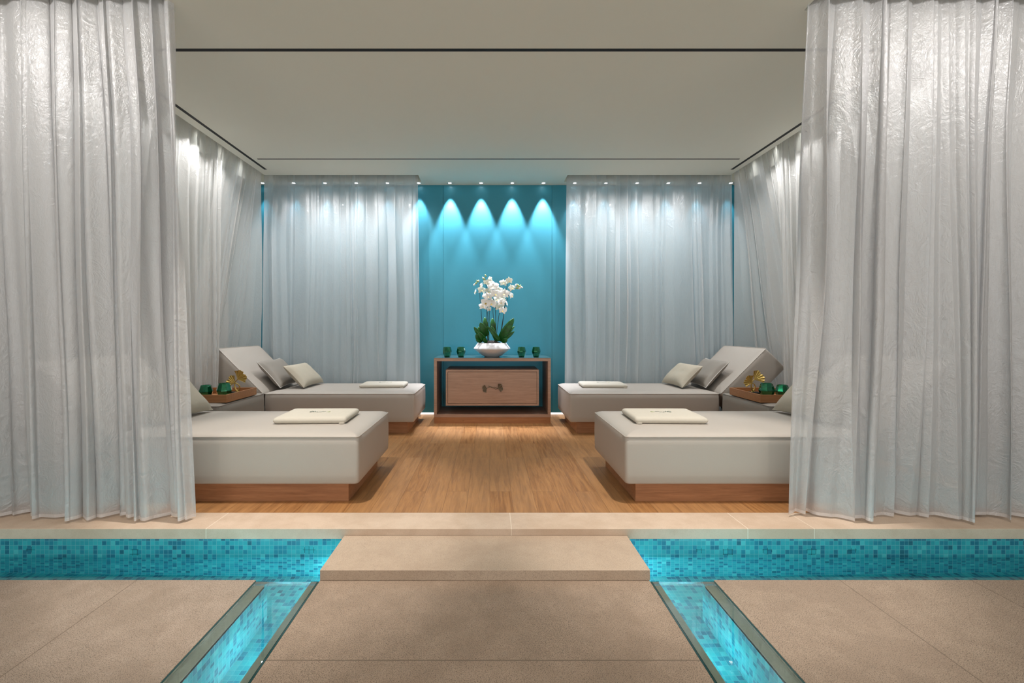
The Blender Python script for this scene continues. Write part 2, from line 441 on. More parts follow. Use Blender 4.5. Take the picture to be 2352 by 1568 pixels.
def fl(x0, x1, y0, y1): quad(mb, [(x0, y0, ZP), (x1, y0, ZP), (x1, y1, ZP), (x0, y1, ZP)], [(x0, y0 + .003), (x1, y0 + .003), (x1, y1 + .003), (x0, y1 + .003)])
fl(XL, XR, 2.06, 2.42); fl(*IL, -1.5, 2.06); fl(*IR, -1.5, 2.06)
mb.build('floor_channel', M_MOSAIC, kind='structure')
mb = MB()
for x0, x1, y0, y1 in ((XL, XR, 2.06, 2.42), (*IL, -1.5, 2.06), (*IR, -1.5, 2.06)):
    mb.add([(x0, y0, ZW), (x1, y0, ZW), (x1, y1, ZW), (x0, y1, ZW)], [(0, 1, 2, 3)])
tag(mb.build('pool_water', M_WATER), 'clear turquoise water filling the narrow mosaic channels', 'water', kind='stuff')
# walls
MB().box(XL - .15, XL, -1.5, YB + .1, -.5, 3.3).build('wall_left', M_WALL, kind='structure')
MB().box(XR, XR + .15, -1.5, YB + .1, -.5, 3.3).build('wall_right', M_WALL, kind='structure')
mb = MB(); xs = [XL, -2.4, -.608, .809, 2.3, XR]
for a, b in zip(xs[:-1], xs[1:]): mb.box(a + .0015, b - .0015, YB, YB + .03, .025, 3.3)
mb.box(XL, XR, YB + .031, YB + .1, 0, 3.3)
mb.build('wall_back', M_TEAL, kind='structure')
MB().box(XL, XR, YB + .004, YB + .03, .0, .024).build('baseboard_back', M_LED, kind='structure')
# ceiling with curtain pockets
mb = MB(); T = 3.27
mb.box(XL, XR, -1.5, 2.38, ZC, T)
mb.box(-1.855, 1.85, 2.38, 2.57, ZC, T); mb.box(XL, XR, 2.57, 2.68, ZC, T)
mb.box(-2.74, 2.93, 2.68, 5.296, ZC, T)
mb.box(XL, -3.06, 2.68, YB, ZC, T); mb.box(3.25, XR, 2.68, YB, ZC, T)
mb.box(-.87, .945, 5.296, 5.535, ZC, T)
mb.box(-3.06, 3.25, 5.535, YB, ZC, T)
mb.box(XL, XR, -1.5, YB + .1, T, T + .15)
mb.build('ceiling', M_CEIL, kind='structure')
# black slots
def slot(x0, x1, y0, y1, label):
    e = empty('linear_air_slot', ((x0 + x1) / 2, (y0 + y1) / 2, ZC), 0, label, 'air vent', 'black linear slots in the ceiling')
    hx, hy = (x1 - x0) / 2, (y1 - y0) / 2
    MB().box(-hx, hx, -hy, hy, -.0015, .002).build('slot_opening', M_BLACK, e)
slot(-2.3, 2.6, 2.913, 2.941, 'long black ceiling slot nearest the viewer, running left to right')
slot(-2.56, 2.75, 4.786, 4.806, 'thin black ceiling slot running left to right in front of the far curtains')
slot(-2.647, -2.615, 2.75, 5.11, 'black ceiling slot running away along the left side curtains')
slot(2.825, 2.857, 2.75, 5.11, 'black ceiling slot running away along the right side curtains')
# downlights
def make_down(emr=.017):
    e = empty('ceiling_spotlight', label='x', cat='spotlight')
    MB().lathe([(.034, .002), (.034, -.003), (.022, -.004), (.020, .001)], 20, cap=False).build('trim_ring', M_RING, e, smooth=True)
    MB().lathe([(emr, -.001), (emr, -.0025)], 16).build('lamp', M_LAMP, e)
    return e
d0 = make_down(); used = False
def place_down(x, y, z, label, group):
    global used
    o = d0 if not used else copy_tree(d0); used = True
    o.location = (x, y, z); o['label'] = label; o['group'] = group
ordn = ['first', 'second', 'third', 'fourth', 'fifth', 'sixth', 'seventh', 'eighth', 'ninth', 'tenth', 'eleventh', 'twelfth', 'thirteenth', 'fourteenth', 'fifteenth', 'sixteenth']
for i, (x, y) in enumerate(WALL_SPOTS):
    where = 'over bare teal wall' if -.95 < x < .75 else 'behind the %s back curtain' % ('left' if x < 0 else 'right')
    place_down(x, y, ZC, 'small ceiling spotlight %s, %s from left in the row' % (where, ordn[i]), 'spotlights along the teal wall')

# glass covers and bridge
for x0, x1, side in ((GL[0], GL[1], 'left'), (GR[0], GR[1], 'right')):
    e = empty('glass_floor_panel', ((x0 + x1) / 2, .3, ZF), 0, 'long clear glass floor panel with dark green edges over the lit channel at %s' % side, 'glass panel', 'glass floor panels over the channels')
    h = (x1 - x0) / 2
    MB().box(-h + .009, h - .009, -1.8, 1.75, -.025, -.0005).build('glass_sheet', M_GLASS, e)
    s = MB()
    s.box(-h + .0005, -h + .008, -1.8, 1.75, -.025, -.001); s.box(h - .008, h - .0005, -1.8, 1.75, -.025, -.001)
    s.build('edge_seal', M_SEAL, e)['label'] = 'dark green glass edge strip'
e = empty('stone_bridge', (-.0225, 2.24, ZF), 0, 'wide limestone slab bridging the water channel in front of the lounge', 'step')
MB().box(-.7815, .7815, -.180, .165, .0, .049).build('slab', M_BRIDGE, e, bevel=.002)
s = MB(); s.box(-.7, .7, -.172, .17, -.07, 0); s.build('support', M_REBATE, e)

# ---------------------------------------------------------------- curtains
def curtain(name, top, bot, z1, mat, label, cat='curtain', amp=.045, pitch=.13, seed=1, nrm=(0, 1), z0=.008, group=None,
            full=2.0, rows=46, head=0.0, ds=.009, ampt=.6, bow=(0, 0)):
    """top/bot: ((x,y),(x,y)) track lines at the ceiling and at the floor; folds swing along nrm"""
    rnd = random.Random(seed)
    L = math.dist(top[0], top[1]); N = int(L * full / ds)
    K = max(4, int(L / pitch)); K2 = max(3, int(K * .62))
    def field(K):
        w = [rnd.choice((rnd.uniform(.35, .8), rnd.uniform(.8, 1.9))) for _ in range(K)]; tot = sum(w); acc = [0]
        for q in w: acc.append(acc[-1] + q / tot)
        A = [rnd.uniform(.55, 1.3) for _ in range(K + 2)]
        def f(t):
            t = min(max(t, 0), 1); k = 0
            lo, hi = 0, K
            while hi - lo > 1:
                m = (lo + hi) // 2
                if acc[m] <= t: lo = m
                else: hi = m
            u = (t - acc[lo]) / (acc[lo + 1] - acc[lo])
            return 2 * math.pi * (lo + u), A[lo] * (1 - u) + A[lo + 1] * u
        return f
    f1, f2, f3 = field(K), field(K2), field(int(K * 2.3))
    n1 = [rnd.uniform(0, 100) for _ in range(4)]
    def pt(t, v):
        tx = (top[0][0] * (1 - t) + top[1][0] * t, top[0][1] * (1 - t) + top[1][1] * t)
        bx = (bot[0][0] * (1 - t) + bot[1][0] * t, bot[0][1] * (1 - t) + bot[1][1] * t)
        bw = math.sin(math.pi * min(max(t, 0), 1) * bow[1]) ** .2 * bow[0] * v if bow[0] else 0
        c = (tx[0] * (1 - v) + bx[0] * v + bw, tx[1] * (1 - v) + bx[1] * v)
        wob = mnoise.noise((t * L * 2.2 + n1[0], v * 1.1, 0))
        tt = t + .020 / L * 2 * mnoise.noise((t * L * 3 + n1[1], v * 1.7, 5)) * min(1, 4 * v)
        p1, a1 = f1(tt); p2, a2 = f2(tt); p3, a3 = f3(tt)
        m = min(max(.62 * v + .6 * wob, 0), 1)
        g = ampt + (1 - ampt) * min(1, v * 1.6) + .25 * v * v
        o = amp * g * ((1 - m) * a1 * math.sin(p1) + m * a2 * 1.15 * math.sin(p2) + .26 * a3 * math.sin(p3 + 2 * wob))
        s = amp * g * .62 * ((1 - m) * a1 * math.sin(2 * p1 + .6 * math.sin(p1)) + m * a2 * 1.25 * math.sin(2 * p2) + .12 * a3 * math.sin(2 * p3))
        s *= min(1, 8 * t) * min(1, 8 * (1 - t))
        dx, dy = (tx[0] and (top[1][0] - top[0][0]) / L), (top[1][1] - top[0][1]) / L
        return (c[0] + nrm[0] * o + dx * s, c[1] + nrm[1] * o + dy * s)
    def sheet(v0, v1, rws, off=0.0, z_extra=0.0):
        b = MB(); vs = []; fs = []
        for r in range(rws + 1):
            v = v0 + (v1 - v0) * r / rws
            for i in range(N + 1):
                t = i / N
                x, y = pt(t, v)
                zb = z0 + .006 * (1 + mnoise.noise((t * L * 6, n1[2], 0)))
                z = z1 + (zb - z1) * v
                vs.append((x + nrm[0] * off, y + nrm[1] * off, z))
        for r in range(rws):
            for i in range(N):
                a = r * (N + 1) + i; fs.append((a, a + 1, a + N + 2, a + N + 1))
        return b.add(vs, fs)
    e = empty(name, ((bot[0][0] + bot[1][0]) / 2, (bot[0][1] + bot[1][1]) / 2, 0), 0, label, cat, group)
    def bld(b, nm, m):
        c0 = Vector(e.location); b.v = [(p[0] - c0.x, p[1] - c0.y, p[2] - c0.z) for p in b.v]
        return b.build(nm, m, e, smooth=True, ang=180)
    bld(sheet(0, 1 - .006, rows), 'fabric', mat)
    bld(sheet(1 - .006, 1, 2, -.0008), 'hem', M_HEM)
    return e

curtain('sheer_curtain', ((-3.34, 2.505), (-1.828, 2.505)), ((-3.34, 2.535), (-1.705, 2.535)), 3.12, M_CURT_F,
        'tall white sheer curtain in front at left, hanging over the stone ledge', amp=.056, pitch=.15, seed=5, full=2.4, ampt=.45, ds=.007)
curtain('sheer_curtain', ((1.835, 2.505), (3.54, 2.505)), ((1.755, 2.535), (3.54, 2.535)), 3.12, M_CURT_F,
        'tall white sheer curtain in front at right, hanging over the stone ledge', amp=.056, pitch=.15, seed=23, full=2.4, ampt=.45, ds=.007)
curtain('sheer_curtain', ((-2.82, 5.44), (-.90, 5.44)), ((-2.87, 5.475), (-.865, 5.462)), 3.12, M_CURT_B,
        'white sheer curtain in front of the teal wall, left of the console', amp=.036, pitch=.22, seed=7, full=2.2)
curtain('sheer_curtain', ((.96, 5.44), (3.02, 5.44)), ((.935, 5.462), (3.07, 5.475)), 3.12, M_CURT_B,
        'white sheer curtain in front of the teal wall, right of the console', amp=.036, pitch=.22, seed=11, full=2.2)
for sx, X, nm in ((-1, -2.835, 'left'), (1, 3.03, 'right')):
    Xb = X + sx * .40
    curtain('sheer_curtain', ((X - sx * .02, 5.36), (X, 4.64)), ((X + sx * .05, 5.49), (X + sx * .14, 4.52)), 3.12, M_CURT_S,
            'white sheer side curtain at %s swept out behind the far daybed backrest' % nm, amp=.030, pitch=.12, seed=31 + sx, nrm=(1, 0), bow=(sx * .41, .92))
    curtain('sheer_curtain', ((X, 4.60), (X, 3.74)), ((X - sx * .01, 4.45), (X, 3.80)), 3.12, M_CURT_S,
            'white sheer side curtain at %s hanging straight behind the side table' % nm, amp=.036, pitch=.12, seed=41 + sx, nrm=(1, 0))
    curtain('sheer_curtain', ((X, 3.70), (X, 2.72)), ((Xb, 3.66), (Xb, 2.68)), 3.12, M_CURT_S,
            'white sheer side curtain at %s behind the near daybed backrest' % nm, amp=.036, pitch=.12, seed=51 + sx, nrm=(1, 0))

# ---------------------------------------------------------------- daybeds (built with foot towards +x side, head towards -x)
def cushion_block(hx, hy, z0, z1, dome, r=.022, n=5):
    """upholstered block centred on the origin; rim at z1, crowned by dome"""
    rings = [rrect(hx - .03, hy - .03, r, z0, n), rrect(hx - .006, hy - .006, r, z0 + .003, n), rrect(hx, hy, r, z0 + .014, n)]
    for k in range(1, 6):
        q = k / 6; b = .003 * math.sin(math.pi * q)
        rings.append(rrect(hx + b, hy + b, r, z0 + .014 + (z1 - z0 - .018) * q, n))
    rings.append(rrect(hx - .001, hy - .001, r, z1 - .004, n)); rings.append(rrect(hx - .004, hy - .004, r, z1, n))
    for d, zz in ((.010, .18), (.022, .42), (.045, .66), (.085, .84), (.15, .95), (.25, .99)):
        rings.append(rrect(hx - d, hy - d, max(r - d, .01), z1 + dome * zz, n))
    rings.append(rrect(max(hx - .38, .05), .01, .005, z1 + dome, n))
    return rings
def make_daybed(L=1.57, Wd=.82):
    e = empty('daybed', label='x', cat='daybed')
    # origin at foot end, front-back centre; the bed runs to -x
    hy = Wd / 2
    MB().box(-L + .02, -.078, -hy + .05, hy - .05, 0, .130).build('plinth', M_OAK, e, bevel=.002)
    MB().box(-L - .62, -L - .05, -hy + .05, hy - .05, 0, .05).build('plinth_extension', M_OAK, e, bevel=.002)
    T0 = Matrix.Translation((-L / 2, 0, 0))
    mt = MB().loft(cushion_block(L / 2, hy, .126, .423, .030), M=T0).build('mattress', M_LEATHER, e, smooth=True, ang=50)
    MB().tube([T0 @ Vector(p) for p in rrect(L / 2 - .001, hy - .001, .022, .424, 6)], .0038, 6, closed=True).build('piping', M_LEATHER, mt, smooth=True)
    # backrest: block turned 45 degrees about the hinge at the top
    BL = .68
    Mb = Matrix.Translation((-L - .004, 0, .43)) @ Matrix.Rotation(R(45), 4, 'Y') @ Matrix.Translation((-BL / 2, 0, -.30))
    bk = MB().loft(cushion_block(BL / 2, hy, 0, .29, .018), M=Mb).build('backrest', M_LEATHER, e, smooth=True, ang=50)
    MB().tube([Mb @ Vector(p) for p in rrect(BL / 2 - .001, hy - .001, .022, .291, 6)], .0036, 6, closed=True).build('piping', M_LEATHER, bk, smooth=True)
    for s in (-1, 1):
        MB().tube([(-L - .42, s * .25, .05), (-L - .30, s * .25, .40)], .014, 8).build('backrest_strut', M_BLACK, e, smooth=True)
    return e
bed = make_daybed()
def flip(o):   # mirrored twin: own mesh data, coordinates negated in x
    c = copy_tree(o)
    def rec(q):
        if q.type == 'MESH':
            q.data = q.data.copy(); q.data.transform(Matrix.Scale(-1, 4, (1, 0, 0))); q.data.flip_normals()
        for ch in q.children: rec(ch)
    rec(c); return c
bedR = flip(bed)
def put(o, loc, label, group=None, rz=0):
    o.location = loc; o.rotation_euler.z = rz; o['label'] = label
    if group: o['group'] = group
GB = 'upholstered daybeds with raised backrests'
put(bed, (-.827, 3.15, 0), 'pale leather daybed on oak plinth, near left beside the front curtain', GB)
b2 = copy_tree(bed); put(b2, (-.797, 4.98, 0), 'pale leather daybed with raised backrest, far left against the back curtain', GB)
put(bedR, (.855, 3.15, 0), 'pale leather daybed on oak plinth, near right beside the front curtain', GB)
b4 = copy_tree(bedR); put(b4, (.842, 4.98, 0), 'pale leather daybed with raised backrest, far right against the back curtain', GB)

# side tables
def make_table():
    e = empty('side_table', label='x', cat='side table')
    MB().loft(cushion_block(.222, .385, .04, .440, .014, .03)).build('upholstered_body', M_LEATHER_G, e, smooth=True, ang=50)
    MB().tube(rrect(.221, .384, .03, .441, 6), .003, 6, closed=True).build('piping', M_LEATHER_G, e, smooth=True)
    MB().box(-.18, .18, -.34, .34, 0, .05).build('plinth', M_OAK, e)
    return e
tb = make_table(); put(tb, (-2.548, 4.12, 0), 'grey upholstered side table holding a wooden tray, between the left daybeds', 'upholstered side tables')
t2 = copy_tree(tb); put(t2, (2.62, 4.12, 0), 'grey upholstered side table holding a wooden tray, between the right daybeds', 'upholstered side tables')

def make_tray():
    e = empty('serving_tray', label='x', cat='tray')
    hx, hy, h, w = .215, .25, .070, .010
    MB().box(-hx, hx, -hy, hy, 0, .010).build('tray_base', M_TRAY, e)
    b = MB()
    b.box(-hx, hx, -hy, -hy + w, .0101, h); b.box(-hx, hx, hy - w, hy, .0101, h)
    b.box(-hx, -hx + w, -hy + w, hy - w, .0101, h); b.box(hx - w, hx, -hy + w, hy - w, .0101, h)
    b.build('tray_rim', M_TRAY, e, bevel=.001)
    return e
ZT = .4545
tr = make_tray(); put(tr, (-2.545, 4.10, ZT), 'square oak tray on the left side table', 'oak trays on the side tables')
tr2 = copy_tree(tr); put(tr2, (2.61, 4.10, ZT), 'square oak tray on the right side table', 'oak trays on the side tables')

# faceted votives
def make_votive(s=1.0, prof=None):
    e = empty('votive_holder', label='x', cat='candle holder')
    P = prof or [(.030, 0), (.036, .006), (.055, .066), (.0545, .072), (.043, .120), (.041, .122)]
    Q = [(.0385, .121), (.0405, .118), (.051, .070), (.033, .012), (.010, .010)]
    MB().lathe([(r * s, z * s) for r, z in P + Q[:1]], 9, cap=False).add([(r * s * math.cos(2 * math.pi * k / 9), r * s * math.sin(2 * math.pi * k / 9), 0.0004) for r in (.030,) for k in range(9)], [tuple(range(8, -1, -1))]).build('glass_shell', M_GREEN, e)
    MB().lathe([(r * s, z * s) for r, z in Q], 9, cap=False).build('inner_wall', M_GREEN_D, e)
    MB().lathe([(.018 * s, .011 * s), (.018 * s, .026 * s), (.004 * s, .027 * s)], 14).build('tealight', M_VOTIVE_GLOW, e, smooth=True)
    return e
v0 = make_votive(); v0['group'] = 'green votive holders on the console'
ZK = .7705
vt = [v0]
for _ in range(3): vt.append(copy_tree(v0))
for o, px, lb in zip(vt, (1027.2, 1058.8, 1197.9, 1231.3), ('leftmost on the console', 'on the console just left of the orchid bowl', 'on the console just right of the orchid bowl', 'rightmost on the console')):
    put(o, ((px - 1125) * 5.24 / 1000, 5.24, ZK), 'faceted green glass candle holder, ' + lb, 'green votive holders on the console')
PW = [(.040, 0), (.044, .006), (.063, .066), (.0625, .072), (.046, .128), (.044, .130)]
w0 = make_votive(1.0, PW)
vw = [w0] + [copy_tree(w0) for _ in range(3)]
for o, (x, y, sc, lb) in zip(vw, ((-2.622, 4.02, .95, 'outer one on the left oak tray'), (-2.470, 4.05, 1.06, 'inner one on the left oak tray beside the gold sculpture'),
                            (2.575, 4.05, 1.06, 'inner one on the right oak tray beside the gold sculpture'), (2.715, 4.04, .95, 'outer one on the right oak tray, next to the pillow'))):
    put(o, (x, y, ZT + .0105), 'wide green glass candle holder, ' + lb, 'green votive holders on the trays'); o.scale = (sc, sc, sc)

# ginkgo fan
def fan(b, R0, a0, a1, nf=7, M=None, th=.0016, cup=.22, notch=True):
    NA, NR = nf * 6, 7; top = []; bot = []
    for j in range(NR + 1):
        for i in range(NA + 1):
            u = i / NA; a = R(a0 + (a1 - a0) * u); q = j / NR
            edge = 1 - .07 * abs(math.sin(u * math.pi * 4)) - (.22 * math.exp(-((u - .5) / .05) ** 2) if notch else 0) - .12 * abs(2 * u - 1) ** 3
            r = R0 * (.03 + .97 * q) * (1 + (edge - 1) * q)
            w = .055 * R0 * q * math.sin(u * math.pi * 2 * nf) + cup * R0 * q * q * (abs(2 * u - 1) ** 1.5)
            x, z = r * math.sin(a), r * math.cos(a)
            top.append((x, -w - th / 2, z)); bot.append((x, -w + th / 2, z))
    n = (NA + 1); fs = []; off = len(top)
    for j in range(NR):
        for i in range(NA):
            a = j * n + i
            fs.append((a, a + 1, a + n + 1, a + n)); fs.append((off + a, off + a + n, off + a + n + 1, off + a + 1))
    for i in range(NA):
        a = NR * n + i; fs.append((a, a + 1, off + a + 1, off + a))
        fs.append((i + 1, i, off + i, off + i + 1))
    for j in range(NR):
        a = j * n; fs.append((a, a + n, off + a + n, off + a)); a = j * n + NA; fs.append((a + n, a, off + a, off + a + n))
    b.add(top + bot, fs, None, M)

def make_sculpture():
    e = empty('ginkgo_sculpture', label='x', cat='sculpture')
    MB().box(-.075, .065, -.04, .04, 0, .035).build('base', M_BLACK, e, bevel=.002)
    b1 = MB(); b1.tube([(.012, 0, .035), (-.012, -.004, .062), (-.020, -.010, .10), (-.014, -.012, .130), (.012, -.010, .162)], [.010, .0075, .006, .005, .004], 8)
    s1 = b1.build('stem', M_GOLD, e, smooth=True)
    b2_ = MB(); b2_.tube([(-.008, 0, .035), (.016, .002, .055), (.026, .0, .09), (.012, -.008, .112), (-.016, -.012, .126)], [.010, .0075, .006, .005, .004], 8)
    b2_.build('stem', M_GOLD, e, smooth=True)
    f = MB(); fan(f, .100, -60, 60, 7, Matrix.Translation((.010, -.010, .155)) @ Matrix.Rotation(R(48), 4, 'Y'))
    f.build('leaf', M_GOLD, e, smooth=True, ang=70)
    f = MB(); fan(f, .086, -62, 62, 7, Matrix.Translation((-.014, -.014, .122)) @ Matrix.Rotation(R(-58), 4, 'Y'))
    f.build('leaf', M_GOLD, e, smooth=True, ang=70)
    return e
sc_ = make_sculpture(); put(sc_, (-2.438, 4.20, ZT + .0105), 'gold ginkgo leaf sculpture on black base, on the left tray', 'ginkgo leaf sculptures')
sc2 = copy_tree(sc_); put(sc2, (2.535, 4.20, ZT + .0105), 'gold ginkgo leaf sculpture on black base, on the right tray', 'ginkgo leaf sculptures')

# pillows
def make_pillow(w, h, th, mat, pipe=None, seed=0):
    e = empty('throw_pillow', label='x', cat='pillow')
    n = 26; rnd = random.Random(seed); vs = []; fs = []
    for side in (1, -1):
        for j in range(n + 1):
            for i in range(n + 1):
                u = 2 * i / n - 1; v = 2 * j / n - 1
                pu = 1 - .07 * (1 - v * v); pv = 1 - .09 * (1 - u * u)
                t = (max(0, (1 - u ** 4)) * max(0, (1 - v ** 4))) ** .55
                t *= 1 + .14 * mnoise.noise((u * 1.6 + seed, v * 1.6, side))
                vs.append((side * th / 2 * t, u * w / 2 * pu, v * h / 2 * pv))
    N = (n + 1)
    for s_ in (0, 1):
        for j in range(n):
            for i in range(n):
                a = s_ * N * N + j * N + i; q = (a, a + 1, a + N + 1, a + N)
                fs.append(q if s_ == 0 else q[::-1])
    b = MB().add(vs, fs); o = b.build('pillow_cover', mat, e, smooth=True, ang=120)
    ed = []
    for k in range(n): ed.append(vs[k])
    for k in range(n): ed.append(vs[k * N + n])
    for k in range(n, 0, -1): ed.append(vs[n * N + k])
    for k in range(n, 0, -1): ed.append(vs[k * N])
    MB().tube(ed, .0035 if pipe else .0022, 6, closed=True).build('piping' if pipe else 'seam', pipe or mat, e, smooth=True)
    return e
PB = make_pillow(.50, .33, .125, M_LINEN, None, 1)
PG = make_pillow(.56, .38, .125, M_LEATHER_G, M_PIPE, 2)
def put_pillow(o, loc, tilt, rz, label, group):
    o.location = loc; o.rotation_euler = (0, tilt, rz); o['label'] = label; o['group'] = group
g1 = 'beige linen pillows'; g2 = 'grey leather pillows with white piping'
put_pillow(PB, (-2.13, 5.00, .585), R(-45), R(-3), 'beige linen pillow leaning on the far left daybed', g1)
p = copy_tree(PB); put_pillow(p, (2.20, 5.00, .585), R(45), R(3), 'beige linen pillow leaning on the far right daybed', g1)
p = copy_tree(PB); put_pillow(p, (-2.345, 3.20, .60), R(-42), R(-4), 'beige linen pillow on the near left daybed, half hidden by the front curtain', g1)
p.scale = (1.1, 1.1, 1.1)
p = copy_tree(PB); put_pillow(p, (2.39, 3.20, .60), R(42), R(4), 'beige linen pillow on the near right daybed, half hidden by the front curtain', g1)
p.scale = (1.1, 1.1, 1.1)
put_pillow(PG, (-2.40, 4.98, .615), R(-42), R(2), 'grey leather pillow with white piping behind the beige one, far left daybed', g2)
p = copy_tree(PG); put_pillow(p, (2.47, 4.98, .615), R(42), R(-2), 'grey leather pillow with white piping behind the beige one, far right daybed', g2)

# towels
def make_towel(w=.50, d=.37, h=.046):
    e = empty('folded_towel', label='x', cat='towel')
    hx, hy = w / 2, d / 2; rings = []; n = 8; r = h / 2
    for k in range(9):
        a = -math.pi / 2 + math.pi * k / 8
        rings.append(rrect(hx - r + r * math.cos(a), hy - r + r * math.cos(a), .022, r + r * math.sin(a), n))
    for dd in (.05, .10, .16): rings.append(rrect(hx - dd, max(hy - dd, .02), .015, h + .003, n))
    b = MB().loft(rings)
    b.v = [(x, y, z + (.004 * mnoise.noise((x * 9, y * 9, 0)) if z > h * .4 else 0) ) for x, y, z in b.v]
    o = b.build('towel_cloth', M_TOWEL, e, smooth=True, ang=80)
    # loose fold at one front corner
    f = MB().loft([rrect(.020, .014, .010, z, 5, hx - .030, -hy + .012) for z in (.001, .006, .011)])
    f.build('folded_corner', M_TOWEL, e, smooth=True)
    # embroidery: script line and small pale sprig
    s = MB(); pts = []
    for k in range(60):
        u = k / 59; pts.append((.10 * (u - .5), .010 * math.sin(u * 34) * (1.4 - u) + .012 * math.sin(u * 9), h + .0052))
    s.tube(pts, .0014, 5, flat=.5)
    s.tube([(-.05 + .012 * math.cos(a), .004 + .018 * math.sin(a), h + .0052) for a in [k * .5 for k in range(12)]], .0016, 5, flat=.5)
    s.build('embroidered_script', M_INK, e)
    s = MB()
    for a in (-.5, 0, .5):
        s.tube([(.055, .0, h + .005), (.055 + .030 * math.cos(a), .030 * math.sin(a), h + .005)], [.001, .004], 5, flat=.3)
    s.build('embroidered_sprig', M_INK2, e)
    return e
tw = make_towel(); gt = 'folded cream towels on the daybeds'
put(tw, (-1.245, 3.165, .4535), 'folded cream towel on the near left daybed', gt, R(2))
t_ = flip(tw); put(t_, (1.255, 3.165, .4535), 'folded cream towel on the near right daybed', gt, R(-2))
t_ = copy_tree(tw); put(t_, (-1.205, 4.98, .4535), 'folded cream towel on the far left daybed', gt, R(2)); t_.scale = (1, .85, .9)
t_ = copy_tree(tw); put(t_, (1.285, 4.98, .4535), 'folded cream towel on the far right daybed', gt, R(-2)); t_.scale = (1, .85, .9)

# ---------------------------------------------------------------- console
e = empty('console_table', (.030, 5.116, 0), 0, 'open wooden console with floating drawer box against the teal wall', 'console table')
HW = .686; DP = .53
MB().box(-HW + .002, HW - .003, .002, DP, 0, .0715).build('plinth', M_PINE, e, bevel=.0015)
b = MB(); th = .033
b.box(-HW, HW, 0, DP, .072, .072 + th); b.box(-HW, HW, 0, DP, .731, .764)
b.box(-HW, -HW + th, 0, DP, .072 + th, .731); b.box(HW - th, HW, 0, DP, .072 + th, .731)
b.build('frame', M_WALNUT, e)
MB().box(-HW, HW, 0, DP, .7642, .7702).build('glass_top', M_GLASSTOP, e, bevel=.001)
bx = empty('drawer_box', (0, 0, 0)); bx.parent = e
b = MB(); x0, x1, z0, z1, t2_ = -.547, .547, .209, .629, .022
b.box(x0, x1, 0, DP, z0, z0 + t2_); b.box(x0, x1, 0, DP, z1 - t2_, z1); b.box(x0, x0 + t2_, 0, DP, z0 + t2_, z1 - t2_); b.box(x1 - t2_, x1, 0, DP, z0 + t2_, z1 - t2_)
b.box(x0 + t2_, x1 - t2_, DP - .02, DP, z0 + t2_, z1 - t2_)
bx_ = b.build('drawer_case', M_WALNUT, e)
bpy.data.objects.remove(bx)
MB().box(x0 + t2_ + .003, x1 - t2_ - .003, .002, .025, z0 + t2_ + .003, z1 - t2_ - .003).build('drawer_front', M_WALNUT, e, bevel=.001)
dr = [o for o in e.children if o.name.startswith('drawer_front')][0]
f = MB(); zc = .418; q = 1.0
fan(f, .062, -72, 72, 6, Matrix.Translation((.066, -.012, zc - .004)) @ Matrix.Rotation(R(72), 4, 'Y'), cup=.1)
fan(f, .056, -72, 72, 6, Matrix.Translation((-.066, -.012, zc - .006)) @ Matrix.Rotation(R(-102), 4, 'Y'), cup=.1)
f.tube([(-.066, -.010, zc - .006), (-.045, -.015, zc + .006), (-.015, -.014, zc + .014), (.018, -.015, zc - .004), (.042, -.015, zc - .016), (.066, -.010, zc - .004)], .0034, 6)
f.tube([(-.052, -.010, zc + .024), (-.022, -.015, zc + .014), (.0, -.014, zc - .0), (.026, -.015, zc + .008), (.048, -.015, zc + .002), (.066, -.010, zc - .004)], .0032, 6)
f.tube([(.066, .002, zc - .004), (.066, -.012, zc - .004)], .006, 8); f.tube([(-.066, .002, zc - .006), (-.066, -.012, zc - .006)], .006, 8)
f.build('ginkgo_handle', M_BRONZE, dr, smooth=True)['label'] = 'bronze handle of two ginkgo leaves on twisted stems'

# ---------------------------------------------------------------- orchid
D0 = 5.31; OX, OZ = .027, ZK
e = empty('potted_orchid', (OX, D0, OZ), 0, 'white moth orchids in a wide white bowl on the console', 'potted plant')
MB().lathe([(.085, 0), (.092, .003), (.13, .026), (.175, .060), (.214, .090), (.2225, .100), (.221, .110), (.205, .128), (.178, .165), (.174, .1685), (.168, .168), (.168, .160), (.19, .12)], 64, cap=False).add(
    [(.085 * math.cos(2 * math.pi * k / 32), .085 * math.sin(2 * math.pi * k / 32), .0003) for k in range(32)], [tuple(range(31, -1, -1))]).build('bowl', M_CERAMIC, e, smooth=True, ang=35)
b = MB().lathe([(.182, .140), (.172, .152), (.12, .162), (.05, .195), (.001, .20)], 32)
b.v = [(x, y, z + .012 * mnoise.noise((x * 40, y * 40, 0))) for x, y, z in b.v]
b.build('soil', M_SOIL, e)
def OP(cx, cy, dy=0.0):
    D = D0 + dy
    return Vector(((1050 + cx / 7.126 - 1125) * D / 1000 - OX, dy, 1.1 - (610 + cy / 7.126 - 757) * D / 1000 - OZ))
rnd = random.Random(4)
def curve(pts, n=5):
    out = []
    for i in range(len(pts) - 1):
        p0 = pts[max(i - 1, 0)]; p1 = pts[i]; p2 = pts[i + 1]; p3 = pts[min(i + 2, len(pts) - 1)]
        for k in range(n):
            t = k / n
            out.append(.5 * ((2 * p1) + (p2 - p0) * t + (2 * p0 - 5 * p1 + 4 * p2 - p3) * t * t + (3 * p1 - p0 - 3 * p2 + p3) * t ** 3))
    out.append(pts[-1]); return out
